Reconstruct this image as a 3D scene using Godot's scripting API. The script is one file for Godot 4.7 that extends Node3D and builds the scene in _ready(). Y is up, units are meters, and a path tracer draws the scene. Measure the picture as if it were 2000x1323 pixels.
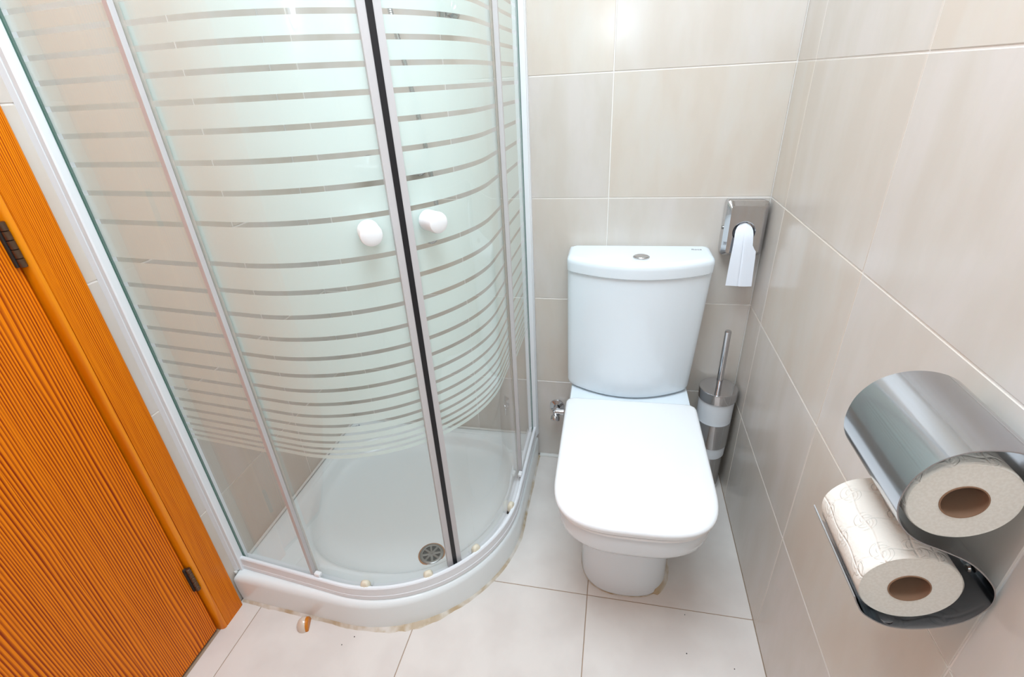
extends Node3D

# ------------------------------------------------------------------ geometry
class G:
	var v := PackedVector3Array()
	var uv := PackedVector2Array()
	var has_uv := false

	func tri(a: Vector3, b: Vector3, c: Vector3) -> void:
		v.append(a); v.append(b); v.append(c)

	func quad(a: Vector3, b: Vector3, c: Vector3, d: Vector3) -> void:
		tri(a, b, c); tri(a, c, d)

	# rings of equal point count; every ring closed
	func loft(rings: Array, cap0 := true, cap1 := true, closed_long := false) -> void:
		var first := v.size()
		var n: int = rings[0].size()
		var m: int = rings.size()
		for k in (m if closed_long else m - 1):
			var a: PackedVector3Array = rings[k]
			var b: PackedVector3Array = rings[(k + 1) % m]
			for i in n:
				var j := (i + 1) % n
				quad(a[i], a[j], b[j], b[i])
		if not closed_long:
			if cap0: fan(rings[0], true)
			if cap1: fan(rings[m - 1], false)
		orient(first)

	func fan(r: PackedVector3Array, flip: bool) -> void:
		var c := Vector3.ZERO
		for p in r: c += p
		c /= r.size()
		for i in r.size():
			var j := (i + 1) % r.size()
			if flip: tri(c, r[j], r[i])
			else: tri(c, r[i], r[j])

	# front faces clockwise: a body's signed volume (counter-clockwise convention) must be negative
	func orient(first: int) -> void:
		var vol := 0.0
		var o := v[first]
		for i in range(first, v.size(), 3):
			vol += (v[i] - o).dot((v[i + 1] - o).cross(v[i + 2] - o))
		if vol > 0.0:
			for i in range(first, v.size(), 3):
				var t := v[i + 1]; v[i + 1] = v[i + 2]; v[i + 2] = t

	func box(lo: Vector3, hi: Vector3, c := 0.0) -> void:
		c = minf(c, minf(hi.x - lo.x, minf(hi.y - lo.y, hi.z - lo.z)) * 0.49)
		var rings := []
		for s in [[lo.y, c], [lo.y + c, 0.0], [hi.y - c, 0.0], [hi.y, c]] if c > 0.0 else [[lo.y, 0.0], [hi.y, 0.0]]:
			var i: float = s[1]
			var y: float = s[0]
			var r := PackedVector3Array()
			if c > 0.0:
				for q in [[lo.x + i, lo.z + c], [lo.x + c, lo.z + i], [hi.x - c, lo.z + i], [hi.x - i, lo.z + c], [hi.x - i, hi.z - c], [hi.x - c, hi.z - i], [lo.x + c, hi.z - i], [lo.x + i, hi.z - c]]:
					r.append(Vector3(q[0], y, q[1]))
			else:
				for q in [[lo.x, lo.z], [hi.x, lo.z], [hi.x, hi.z], [lo.x, hi.z]]:
					r.append(Vector3(q[0], y, q[1]))
			rings.append(r)
		loft(rings)

	# profile of (radius, height) turned about local y, placed by t
	func lathe(profile: Array, n := 32, t := Transform3D.IDENTITY, close := false) -> void:
		var rings := []
		for p in profile:
			var r := PackedVector3Array()
			for i in n:
				var a := TAU * i / n
				r.append(t * Vector3(p.x * cos(a), p.y, p.x * sin(a)))
			rings.append(r)
		if close: loft(rings, false, false, true)
		else: loft(rings)

	# round tube along points
	func tube(pts: PackedVector3Array, rad: float, n := 12, ribs := 0.0) -> void:
		var rings := []
		var up := Vector3(0.31, 0.2, 0.93).normalized()
		for k in pts.size():
			var d := (pts[mini(k + 1, pts.size() - 1)] - pts[maxi(k - 1, 0)]).normalized()
			var s := d.cross(up).normalized()
			up = s.cross(d).normalized()
			var rr := rad * (1.0 - ribs * float(k % 2))
			var r := PackedVector3Array()
			for i in n:
				var a := TAU * i / n
				r.append(pts[k] + (s * cos(a) + up * sin(a)) * rr)
			rings.append(r)
		loft(rings)

	# profile of (offset outward, y) swept along a plan path of (x, z)
	func sweep(path: PackedVector2Array, profile: Array) -> void:
		var rings := []
		for k in path.size():
			var d := (path[mini(k + 1, path.size() - 1)] - path[maxi(k - 1, 0)]).normalized()
			var o := Vector2(-d.y, d.x)
			var r := PackedVector3Array()
			for p in profile:
				var q: Vector2 = path[k] + o * p.x
				r.append(Vector3(q.x, p.y, q.y))
			rings.append(r)
		loft(rings)

	func strip(path: PackedVector2Array, y0: float, y1: float, o0: float, o1: float) -> void:
		sweep(path, [Vector2(o0, y0), Vector2(o1, y0), Vector2(o1, y1), Vector2(o0, y1)])

	# one printed film on a path, without thickness
	func sheet(path: PackedVector2Array, y0: float, y1: float, off: float) -> void:
		var at := PackedVector2Array()
		for k in path.size():
			var d := (path[mini(k + 1, path.size() - 1)] - path[maxi(k - 1, 0)]).normalized()
			at.append(path[k] + Vector2(-d.y, d.x) * off)
		for k in at.size() - 1:
			quad(Vector3(at[k].x, y0, at[k].y), Vector3(at[k].x, y1, at[k].y), Vector3(at[k + 1].x, y1, at[k + 1].y), Vector3(at[k + 1].x, y0, at[k + 1].y))

	# uv in metres along two axes
	func flat_uv(au: Vector3, av: Vector3) -> void:
		has_uv = true
		uv.clear()
		for p in v: uv.append(Vector2(p.dot(au), p.dot(av)))

	func move(t: Transform3D, from := 0) -> void:
		for i in range(from, v.size()): v[i] = t * v[i]

	func mesh(angle := 38.0) -> ArrayMesh:
		var nf := v.size() / 3
		var fn := PackedVector3Array(); fn.resize(nf)
		var around := {}
		var keys := []
		keys.resize(v.size())
		for f in nf:
			var a := v[f * 3]
			fn[f] = -(v[f * 3 + 1] - a).cross(v[f * 3 + 2] - a)
			for i in 3:
				var p := v[f * 3 + i]
				var k := Vector3i((p * 50000.0).round())
				keys[f * 3 + i] = k
				if not around.has(k): around[k] = PackedInt32Array()
				around[k].append(f)
		var lim := cos(deg_to_rad(angle))
		var un := PackedVector3Array(); un.resize(nf)
		for f in nf: un[f] = fn[f].normalized()
		var nn := PackedVector3Array(); nn.resize(v.size())
		for f in nf:
			for i in 3:
				var s := Vector3.ZERO
				for g in around[keys[f * 3 + i]]:
					if un[g].dot(un[f]) > lim: s += fn[g]
				nn[f * 3 + i] = s.normalized() if s.length_squared() > 0.0 else Vector3.UP
		var arr := []
		arr.resize(Mesh.ARRAY_MAX)
		arr[Mesh.ARRAY_VERTEX] = v
		arr[Mesh.ARRAY_NORMAL] = nn
		if has_uv: arr[Mesh.ARRAY_TEX_UV] = uv
		var m := ArrayMesh.new()
		m.add_surface_from_arrays(Mesh.PRIMITIVE_TRIANGLES, arr)
		return m

# ------------------------------------------------------------------ naming
var taken := {}

func numbered(called: String) -> String:
	var n: int = taken.get(called, 0)
	taken[called] = n + 1
	return called if n == 0 else "%s_%03d" % [called, n]

func tag(o: Node3D, label: String, category := "", kind := "", group := "") -> Node3D:
	if label: o.set_meta("label", label)
	if category: o.set_meta("category", category)
	if kind: o.set_meta("kind", kind)
	if group: o.set_meta("group", group)
	return o

func thing(called: String, label: String, category: String, at := Vector3.ZERO, turn := 0.0) -> Node3D:
	var o := Node3D.new()
	o.name = numbered(called)
	add_child(o)
	o.position = at
	o.rotation.y = turn
	return tag(o, label, category)

func room(called: String, label: String) -> Node3D:
	var o := Node3D.new()
	o.name = called
	add_child(o)
	return tag(o, label, "", "structure")

func put(called: String, m: Mesh, mat: Material, parent: Node3D = null, at := Vector3.ZERO) -> MeshInstance3D:
	var o := MeshInstance3D.new()
	o.mesh = m
	o.material_override = mat
	if parent == null:
		o.name = numbered(called)
		add_child(o)
	else:
		o.name = called
		parent.add_child(o, true)
	o.position = at
	return o

# ------------------------------------------------------------------ materials
func mat(c: Color, rough: float, metal := 0.0, spec := 0.5) -> StandardMaterial3D:
	var m := StandardMaterial3D.new()
	m.albedo_color = c
	m.roughness = rough
	m.metallic = metal
	m.metallic_specular = spec
	return m

func rgb(r: int, g: int, b: int) -> Color:
	return Color(r / 255.0, g / 255.0, b / 255.0)

func noise_tex(seed_n: int, freq: float, ramp: Array, octaves := 4, warp := 0.0) -> NoiseTexture2D:
	var n := FastNoiseLite.new()
	n.seed = seed_n
	n.frequency = freq
	n.fractal_octaves = octaves
	if warp > 0.0:
		n.domain_warp_enabled = true
		n.domain_warp_amplitude = warp
		n.domain_warp_frequency = freq
	var t := NoiseTexture2D.new()
	t.width = 512; t.height = 512
	t.seamless = true
	t.noise = n
	if ramp.size():
		var g := Gradient.new()
		g.offsets = PackedFloat32Array(); g.colors = PackedColorArray()
		var offs := PackedFloat32Array(); var cols := PackedColorArray()
		for k in ramp: offs.append(k[0]); cols.append(k[1])
		g.offsets = offs; g.colors = cols
		t.color_ramp = g
	return t

func wood_tex(seed_n: int, lines: float, wobble: float, light: Color, dark: Color) -> ImageTexture:
	var w := 768
	var h := 768
	var im := Image.create(w, h, false, Image.FORMAT_RGB8)
	var n := FastNoiseLite.new(); n.seed = seed_n; n.frequency = 0.006; n.fractal_octaves = 2
	var f := FastNoiseLite.new(); f.seed = seed_n + 5; f.frequency = 0.03; f.fractal_octaves = 3
	for x in w:
		# lines crowd and thin out across the board
		var base := lines * (float(x) / w) + 0.9 * sin(TAU * x / w * 2.0 + seed_n) + lines * 0.006 * sin(TAU * x / w * 5.0 + seed_n * 2.0)
		for y in h:
			var my := absf(float(y) - h * 0.5)
			var q := base + wobble * n.get_noise_2d(x * 0.5, my * 0.4)
			var fr := q - floorf(q)
			var late := smoothstep(0.25, 0.85, fr) * (1.0 - smoothstep(0.9, 1.0, fr))
			var k := f.get_noise_2d(x * 6.0, my * 0.25)
			late = clampf(late * (0.8 + 0.5 * f.get_noise_2d(floorf(q) * 17.0, my * 0.1)) + k * 0.22, 0.0, 1.0)
			im.set_pixel(x, y, light.lerp(dark, late))
	return ImageTexture.create_from_image(im)

var M := {}

func materials() -> void:
	for k in 3:
		var t := mat(Color(1, 1, 1), 0.2)
		t.albedo_texture = noise_tex(11 + k * 7, 0.006, [[0.2, [rgb(210, 199, 188), rgb(212, 199, 186), rgb(209, 199, 189)][k]], [0.5, [rgb(213, 203, 193), rgb(214, 203, 191), rgb(212, 203, 194)][k]], [0.8, [rgb(215, 206, 198), rgb(215, 206, 196), rgb(215, 206, 199)][k]]], 4, 30.0)
		t.uv1_triplanar = true
		t.uv1_world_triplanar = true
		t.uv1_scale = Vector3(2.6, 0.8, 2.6)
		t.uv1_offset = Vector3(0.31 * k, 0.17 * k, 0.23 * k)
		M["tile%d" % k] = t
	for k in 2:
		var t := mat(Color(1, 1, 1), 0.38)
		t.albedo_texture = noise_tex(41 + k * 5, 0.008, [[0.25, rgb(222, 212, 205)], [0.75, rgb(229, 220, 213)]], 4, 20.0)
		t.uv1_triplanar = true
		t.uv1_world_triplanar = true
		t.uv1_scale = Vector3(1.2, 1.2, 1.2)
		t.uv1_offset = Vector3(0.4 * k, 0.0, 0.2 * k)
		M["floor%d" % k] = t
	M.grout = mat(rgb(240, 234, 228), 0.8)
	M.floor_grout = mat(rgb(168, 142, 118), 0.9)
	M.paint = mat(rgb(240, 238, 234), 0.7)
	M.front = mat(rgb(184, 175, 166), 0.5)
	M.ceramic = mat(rgb(235, 241, 246), 0.07)
	M.seat = mat(rgb(242, 242, 243), 0.14)
	M.tray = mat(rgb(243, 247, 247), 0.16)
	M.white = mat(rgb(240, 241, 244), 0.28)
	M.knob = mat(rgb(245, 245, 246), 0.3)
	M.chrome = mat(Color(0.80, 0.80, 0.81), 0.07, 1.0)
	M.steel = mat(Color(0.70, 0.71, 0.73), 0.13, 1.0)
	M.dull = mat(Color(0.62, 0.61, 0.60), 0.3, 1.0)
	M.glass = mat(Color(0.78, 0.92, 0.88, 0.05), 0.02)
	M.glass.transparency = BaseMaterial3D.TRANSPARENCY_ALPHA
	M.edge = mat(rgb(70, 108, 96), 0.15)
	M.frost = mat(Color(0.93, 0.985, 0.968, 0.85), 0.6, 0.0, 0.0)
	M.frost.transparency = BaseMaterial3D.TRANSPARENCY_ALPHA
	M.frost.backlight_enabled = true
	M.frost.backlight = Color(0.5, 0.53, 0.52)
	M.seal = mat(Color(0.80, 0.78, 0.78), 0.4)
	M.beige_seal = mat(Color(0.86, 0.83, 0.79, 0.6), 0.4)
	M.beige_seal.transparency = BaseMaterial3D.TRANSPARENCY_ALPHA
	M.black = mat(rgb(18, 17, 22), 0.5)
	M.dark = mat(rgb(40, 34, 30), 0.7)
	M.cream = mat(rgb(233, 222, 200), 0.45)
	M.rust = mat(rgb(168, 112, 62), 0.8)
	M.bronze = mat(rgb(104, 82, 66), 0.42, 0.85)
	M.caulk = mat(rgb(226, 222, 216), 0.6)
	M.tan = mat(Color(1, 1, 1), 0.85)
	M.tan.albedo_texture = noise_tex(77, 0.01, [[0.3, rgb(190, 166, 134)], [0.5, rgb(214, 202, 186)], [0.7, rgb(226, 218, 209)]])
	M.tan.uv1_triplanar = true
	M.tan.uv1_world_triplanar = true
	M.tan.uv1_scale = Vector3(3, 3, 3)
	M.leaf = mat(Color(1, 1, 1), 0.36, 0.0, 0.32)
	M.leaf.albedo_texture = wood_tex(3, 46.0, 0.7, rgb(240, 132, 6), rgb(140, 44, 0))
	M.leaf.uv1_scale = Vector3(4.0, 0.9, 1)
	M.casing = mat(Color(1, 1, 1), 0.34, 0.0, 0.32)
	M.casing.albedo_texture = wood_tex(9, 84.0, 1.2, rgb(240, 138, 6), rgb(164, 60, 0))
	M.casing.uv1_scale = Vector3(4.0, 0.9, 1)
	M.bead = mat(Color(1, 1, 1), 0.3)
	M.bead.albedo_texture = wood_tex(15, 10.0, 1.0, rgb(240, 142, 4), rgb(212, 106, 0))
	M.bead.uv1_scale = Vector3(4.0, 0.7, 1)
	M.paper = mat(rgb(244, 239, 230), 0.95)
	M.paper.heightmap_enabled = true
	M.paper.heightmap_texture = quilt_tex()
	M.paper.heightmap_scale = 0.14
	M.paper_end = mat(Color(1, 1, 1), 0.95)
	M.paper_end.albedo_texture = noise_tex(91, 0.05, [[0.3, rgb(234, 229, 220)], [0.7, rgb(240, 236, 228)]])
	M.paper_end.uv1_triplanar = true
	M.paper_end.uv1_scale = Vector3(9, 9, 9)
	M.card = mat(rgb(150, 116, 92), 0.9)
	M.tissue = mat(rgb(240, 244, 252), 0.9)
	M.frosted_glass = mat(rgb(236, 238, 242), 0.35)
	M.amber = mat(rgb(205, 120, 24), 0.35)
	M.pearl = mat(rgb(222, 203, 186), 0.2, 0.1)
	M.ink = mat(rgb(96, 92, 90), 0.5)
	M.blue_ink = mat(rgb(52, 86, 120), 0.5)
	M.gold_ink = mat(rgb(226, 216, 190), 0.4)

func quilt_tex() -> ImageTexture:
	var s := 512
	var im := Image.create(s, s, false, Image.FORMAT_L8)
	var n := FastNoiseLite.new(); n.seed = 4; n.frequency = 0.035; n.fractal_octaves = 3
	for x in s:
		for y in s:
			var a := absf(fposmod(x / 128.0 + 0.06 * sin(y * TAU / 256.0), 1.0) - 0.5)
			var b := absf(fposmod(y / 170.667 + 0.05 * sin(x * TAU / 128.0), 1.0) - 0.5)
			var groove := minf(smoothstep(0.0, 0.07, a), smoothstep(0.0, 0.055, b))
			# embossed curls inside each quilt cell
			var u := (fposmod(x / 128.0, 1.0) - 0.5) * 4.0
			var w := (fposmod(y / 170.667, 1.0) - 0.5) * 5.3
			var r := sqrt(u * u + w * w)
			var curl := 0.5 + 0.5 * sin(r * 7.0 + atan2(w, u) * 2.0)
			var v := 0.42 * groove + 0.36 * smoothstep(0.35, 0.6, curl) * (1.0 if r < 1.5 else 0.0) * groove + 0.15 * n.get_noise_2d(x, y)
			im.set_pixel(x, y, Color(v, v, v))
	return ImageTexture.create_from_image(im)

# ------------------------------------------------------------------ plan curves
const ROOM_W := 1.4
const ROOM_D := 1.8
const ROOM_H := 2.4

# left wall to back wall: straight, fillet, straight; (x, z)
func corner_path(z0: float, m: float, x2: float, r: float, inset: float, x_start := 0.0, z_end := 0.0) -> PackedVector2Array:
	var k := sqrt(1.0 + m * m)
	var c := Vector2(x2 - r, 0)
	c.y = z0 + m * c.x - r * k
	var R := r - inset
	var a0 := -atan(m)
	var p := PackedVector2Array()
	var first := c + Vector2(sin(a0), cos(a0)) * R
	for i in 6:
		var x := lerpf(x_start, first.x, i / 6.0)
		p.append(Vector2(x, z0 + m * x - inset * k))
	for i in 41:
		var a := lerpf(a0, PI / 2, i / 40.0)
		p.append(c + Vector2(sin(a), cos(a)) * R)
	for i in range(1, 7):
		p.append(Vector2(x2 - inset, lerpf(c.y, z_end, i / 6.0)))
	return p

func rail_path(inset: float, x_start := 0.0, z_end := 0.0) -> PackedVector2Array:
	return corner_path(0.703, 0.1, 0.747, 0.38, inset, x_start, z_end)

func cut(path: PackedVector2Array, s0: float, s1: float) -> PackedVector2Array:
	var out := PackedVector2Array()
	var s := 0.0
	for k in path.size() - 1:
		var d := path[k].distance_to(path[k + 1])
		if s + d > s0 and s < s1:
			if out.is_empty(): out.append(path[k].lerp(path[k + 1], maxf(0.0, (s0 - s) / d)))
			out.append(path[k].lerp(path[k + 1], minf(1.0, (s1 - s) / d)))
		s += d
	return out

func along(path: PackedVector2Array, s: float) -> Array:
	var t := 0.0
	for k in path.size() - 1:
		var d := path[k].distance_to(path[k + 1])
		if t + d >= s or k == path.size() - 2:
			var dir := (path[k + 1] - path[k]).normalized()
			return [path[k].lerp(path[k + 1], (s - t) / d), Vector2(-dir.y, dir.x)]
		t += d
	return []

func s_nearest(path: PackedVector2Array, q: Vector2) -> float:
	var best := 1e9
	var at := 0.0
	var t := 0.0
	for k in path.size() - 1:
		var d := path[k].distance_to(path[k + 1])
		for i in 20:
			var p := path[k].lerp(path[k + 1], i / 20.0)
			if p.distance_to(q) < best:
				best = p.distance_to(q)
				at = t + d * i / 20.0
		t += d
	return at

func total(path: PackedVector2Array) -> float:
	var t := 0.0
	for k in path.size() - 1: t += path[k].distance_to(path[k + 1])
	return t

# closed polygon with rounded corners, resampled to n points by length; (x, z)
func rounded(pts: Array, radii: Array, n: int) -> PackedVector2Array:
	var raw := PackedVector2Array()
	var m := pts.size()
	for k in m:
		var p: Vector2 = pts[k]
		var a: Vector2 = (pts[(k + m - 1) % m] - p)
		var b: Vector2 = (pts[(k + 1) % m] - p)
		var r: float = minf(radii[k], 0.49 * minf(a.length(), b.length()))
		if r < 1e-5:
			raw.append(p)
			continue
		var p0 := p + a.normalized() * r
		var p1 := p + b.normalized() * r
		for i in 9:
			var t := i / 8.0
			raw.append(p0.lerp(p, t).lerp(p.lerp(p1, t), t))
	return resample(raw, n)

func resample(raw: PackedVector2Array, n: int) -> PackedVector2Array:
	var closed := raw.duplicate()
	closed.append(raw[0])
	var L := total(closed)
	var out := PackedVector2Array()
	var k := 0
	var t := 0.0
	for i in n:
		var s := L * i / n
		while t + closed[k].distance_to(closed[k + 1]) < s:
			t += closed[k].distance_to(closed[k + 1])
			k += 1
		var d := closed[k].distance_to(closed[k + 1])
		out.append(closed[k].lerp(closed[k + 1], (s - t) / maxf(d, 1e-9)))
	return out

func ring(p: PackedVector2Array, y: float, grow := 0.0) -> PackedVector3Array:
	var c := Vector2.ZERO
	for q in p: c += q
	c /= p.size()
	var out := PackedVector3Array()
	for i in p.size():
		var q := p[i]
		if grow != 0.0:
			var d := (p[(i + 1) % p.size()] - p[(i + p.size() - 1) % p.size()]).normalized()
			var o := Vector2(d.y, -d.x)
			if o.dot(q - c) < 0.0: o = -o
			q += o * grow
		out.append(Vector3(q.x, y, q.y))
	return out

func spline(pts: Array, per := 6) -> PackedVector2Array:
	var out := PackedVector2Array()
	for k in pts.size() - 1:
		var a: Vector2 = pts[maxi(k - 1, 0)]
		var b: Vector2 = pts[k]
		var c: Vector2 = pts[k + 1]
		var d: Vector2 = pts[mini(k + 2, pts.size() - 1)]
		for i in per: out.append(b.cubic_interpolate(c, a, d, float(i) / per))
	out.append(pts[pts.size() - 1])
	return out

func axis(at: Vector3, dir: Vector3) -> Transform3D:
	var y := dir.normalized()
	var x := (Vector3.UP if absf(y.y) < 0.9 else Vector3.RIGHT).cross(y).normalized()
	return Transform3D(Basis(x, y, x.cross(y)), at)

func lettering(called: String, words: String, height: float, m: Material, parent: Node3D, at: Vector3, turn: Vector3) -> void:
	var t := TextMesh.new()
	var f := SystemFont.new()
	f.font_names = PackedStringArray(["Droid Sans"])
	t.font = f
	t.text = words
	t.font_size = 32
	t.pixel_size = height / 24.0
	t.depth = 0.0004
	var o := put(called, t, m, parent, at)
	o.rotation = turn

const LIGHT := Color(0.87, 0.948, 1.0)

# ------------------------------------------------------------------ the room
func _ready() -> void:
	var cam := Camera3D.new()
	cam.name = "camera"
	add_child(cam)
	cam.position = Vector3(0.99903, 1.27924, 1.4415)
	cam.rotation_order = EULER_ORDER_YXZ
	cam.rotation_degrees = Vector3(-27.7789, 12.8923, -3.1942)
	cam.fov = 69.3176
	cam.near = 0.02
	cam.current = true

	var env := Environment.new()
	env.background_mode = Environment.BG_COLOR
	env.background_color = Color(0.75, 0.8, 0.85)
	env.tonemap_mode = Environment.TONE_MAPPER_LINEAR
	env.tonemap_exposure = 0.73
	env.sdfgi_enabled = true
	env.ssao_enabled = true
	env.ssil_enabled = true
	var we := WorldEnvironment.new()
	we.name = "environment"
	we.environment = env
	add_child(we)

	materials()
	ceiling_light(Vector3(0.84, ROOM_H, 0.97), Vector2(0.9, 0.9), 4.4)
	wall_lamp(Vector3(0.95, 1.52, ROOM_D), 0.17)

	shell()
	door()
	shower_tray()
	shower_enclosure()
	toilet()
	paper_holder()
	bag_dispenser()
	toilet_brush()
	stop_valve()
	shower_fittings()
	small_things()

func ceiling_light(at: Vector3, side: Vector2, energy: float) -> void:
	var t := thing("ceiling_light", "large white ceiling light panel above the toilet", "ceiling light", at)
	var g := G.new()
	g.box(Vector3(-side.x / 2 - 0.02, -0.03, -side.y / 2 - 0.02), Vector3(side.x / 2 + 0.02, 0.0, side.y / 2 + 0.02), 0.004)
	put("frame", g.mesh(), M.white, t)
	var d := G.new()
	d.box(Vector3(-side.x / 2, -0.034, -side.y / 2), Vector3(side.x / 2, -0.0305, side.y / 2))
	var glow := mat(rgb(245, 245, 245), 0.6)
	glow.emission_enabled = true
	glow.emission = LIGHT
	glow.emission_energy_multiplier = 1.5
	put("diffuser", d.mesh(), glow, t)
	var l := AreaLight3D.new()
	l.name = "panel_glow"
	l.area_size = side
	l.light_energy = energy
	l.light_color = LIGHT
	l.set("area_range", 8.0)
	l.shadow_enabled = true
	t.add_child(l)
	l.position = Vector3(0, -0.04, 0)
	l.rotation_degrees = Vector3(-90, 0, 0)

func wall_lamp(at: Vector3, energy: float) -> void:
	var t := thing("wall_lamp", "small round white wall lamp on the wall facing the toilet", "wall lamp", at)
	var g := G.new()
	g.lathe([Vector2(0.0, 0.0), Vector2(0.05, 0.0), Vector2(0.05, 0.012), Vector2(0.02, 0.02), Vector2(0.016, 0.035), Vector2(0.0, 0.035)], 32, axis(Vector3.ZERO, Vector3(0, 0, -1)))
	put("base", g.mesh(), M.white, t)
	var s := SphereMesh.new()
	s.radius = 0.032; s.height = 0.064
	var glow := mat(rgb(255, 255, 255), 0.5)
	glow.emission_enabled = true
	glow.emission = LIGHT
	glow.emission_energy_multiplier = 8.0
	put("bulb", s, glow, t, Vector3(0, 0, -0.06))
	var l := OmniLight3D.new()
	l.name = "bulb_glow"
	l.light_energy = energy
	l.light_color = LIGHT
	l.light_size = 0.03
	l.omni_range = 6.0
	l.omni_attenuation = 2.0
	l.shadow_enabled = true
	t.add_child(l)
	l.position = Vector3(0, 0, -0.06)

const ROWS := [0.0, 0.338, 0.654, 0.970, 1.2855, 1.602, 1.918, 2.234, 2.4]

var tile_meshes := {}

func tile_mesh(w: float, h: float, c: float) -> Mesh:
	var k := "%.4f %.4f %.4f" % [w, h, c]
	if not tile_meshes.has(k):
		var g := G.new()
		g.box(Vector3(0, 0, -0.006), Vector3(w, h, 0), c)
		tile_meshes[k] = g.mesh(20.0)
	return tile_meshes[k]

# tiles on a wall: columns along u from at, facing n
func tiles(wall: Node3D, cols: Array, rows: Array, base: Transform3D, hole := Rect2()) -> void:
	var i := 0
	for c in cols.size() - 1:
		for r in rows.size() - 1:
			i += 1
			if hole.size.x > 0.0 and hole.has_point(Vector2((cols[c] + cols[c + 1]) / 2, (rows[r] + rows[r + 1]) / 2)): continue
			var w: float = cols[c + 1] - cols[c]
			var h: float = rows[r + 1] - rows[r]
			var gap := 0.0028
			var o := put("tile", tile_mesh(w - gap, h - gap, 0.0009), M["tile%d" % ((i * 7 + c * 3 + r) % 3)], wall)
			o.transform = base * Transform3D(Basis.IDENTITY, Vector3(cols[c] + gap / 2, rows[r] + gap / 2, 0))

func slab(lo: Vector3, hi: Vector3, m: Material, parent: Node3D, called: String) -> void:
	var g := G.new()
	g.box(lo, hi)
	put(called, g.mesh(), m, parent)

func shell() -> void:
	var rec := 0.0014
	var f := room("floor", "floor of pale pinkish beige square tiles with thin tan joints")
	slab(Vector3(-0.1, -0.1, -0.1), Vector3(ROOM_W + 0.1, -rec, ROOM_D + 0.1), M.floor_grout, f, "floor_bed")
	var xs := [0.0, 0.07, 0.520, 0.970, ROOM_W]
	var zs := [0.0, 0.555, 1.005, 1.455, ROOM_D]
	for a in xs.size() - 1:
		for b in zs.size() - 1:
			var g := G.new()
			g.box(Vector3(xs[a] + 0.0011, -0.008, zs[b] + 0.0011), Vector3(xs[a + 1] - 0.0011, 0, zs[b + 1] - 0.0011), 0.0006)
			put("tile", g.mesh(20.0), M["floor%d" % ((a + b) % 2)], f)
	var wb := room("wall_back", "back wall of large glossy beige tiles behind the toilet and shower")
	slab(Vector3(-0.1, 0, -0.1), Vector3(ROOM_W + 0.1, ROOM_H, -rec), M.grout, wb, "wall_body")
	tiles(wb, [0.0, 0.088, 0.5215, 0.973, ROOM_W], ROWS, Transform3D.IDENTITY)
	var wr := room("wall_right", "right wall of large glossy beige tiles with the paper holder")
	slab(Vector3(ROOM_W + rec, 0, 0), Vector3(ROOM_W + 0.1, ROOM_H, ROOM_D), M.grout, wr, "wall_body")
	tiles(wr, [0.0, 0.128, 0.5795, 1.031, 1.4825, ROOM_D], ROWS, Transform3D(Basis(Vector3(0, 0, 1), Vector3(0, 1, 0), Vector3(-1, 0, 0)), Vector3(ROOM_W, 0, 0)))
	var wl := room("wall_left", "left wall of beige tiles behind the shower, with the doorway")
	slab(Vector3(-0.1, 0, 0), Vector3(-rec, ROOM_H, 0.80), M.grout, wl, "wall_body")
	slab(Vector3(-0.1, 0, 1.58), Vector3(-rec, ROOM_H, ROOM_D), M.grout, wl, "wall_body")
	slab(Vector3(-0.1, 2.04, 0.80), Vector3(-rec, ROOM_H, 1.58), M.grout, wl, "wall_body")
	var rows := ROWS.duplicate()
	rows.insert(7, 2.04)
	# columns run toward the back, so u = -z
	tiles(wl, [-ROOM_D, -1.58, -1.227, -0.80, -0.7755, -0.324, 0.0], rows, Transform3D(Basis(Vector3(0, 0, -1), Vector3(0, 1, 0), Vector3(1, 0, 0)), Vector3.ZERO), Rect2(-1.58, 0, 0.78, 2.04))
	var wf := room("wall_front", "plain pale wall facing the toilet")
	slab(Vector3(-0.1, 0, ROOM_D), Vector3(ROOM_W + 0.1, ROOM_H, ROOM_D + 0.1), M.front, wf, "wall_body")
	var c := room("ceiling", "plain white painted ceiling")
	slab(Vector3(-0.1, ROOM_H, -0.1), Vector3(ROOM_W + 0.1, ROOM_H + 0.1, ROOM_D + 0.1), M.paint, c, "ceiling_slab")
	# white sealant along the back wall beside the shower, and in the shower corner
	var s := G.new()
	var pts := PackedVector3Array()
	for i in 15: pts.append(Vector3(0.756 + i * 0.0095, 0.002, 0.003 + 0.001 * sin(i * 2.1)))
	s.tube(pts, 0.0085, 8)
	tag(put("sealant_bead", s.mesh(60), M.caulk), "short white sealant bead along the foot of the back wall beside the shower tray", "sealant")

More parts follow.
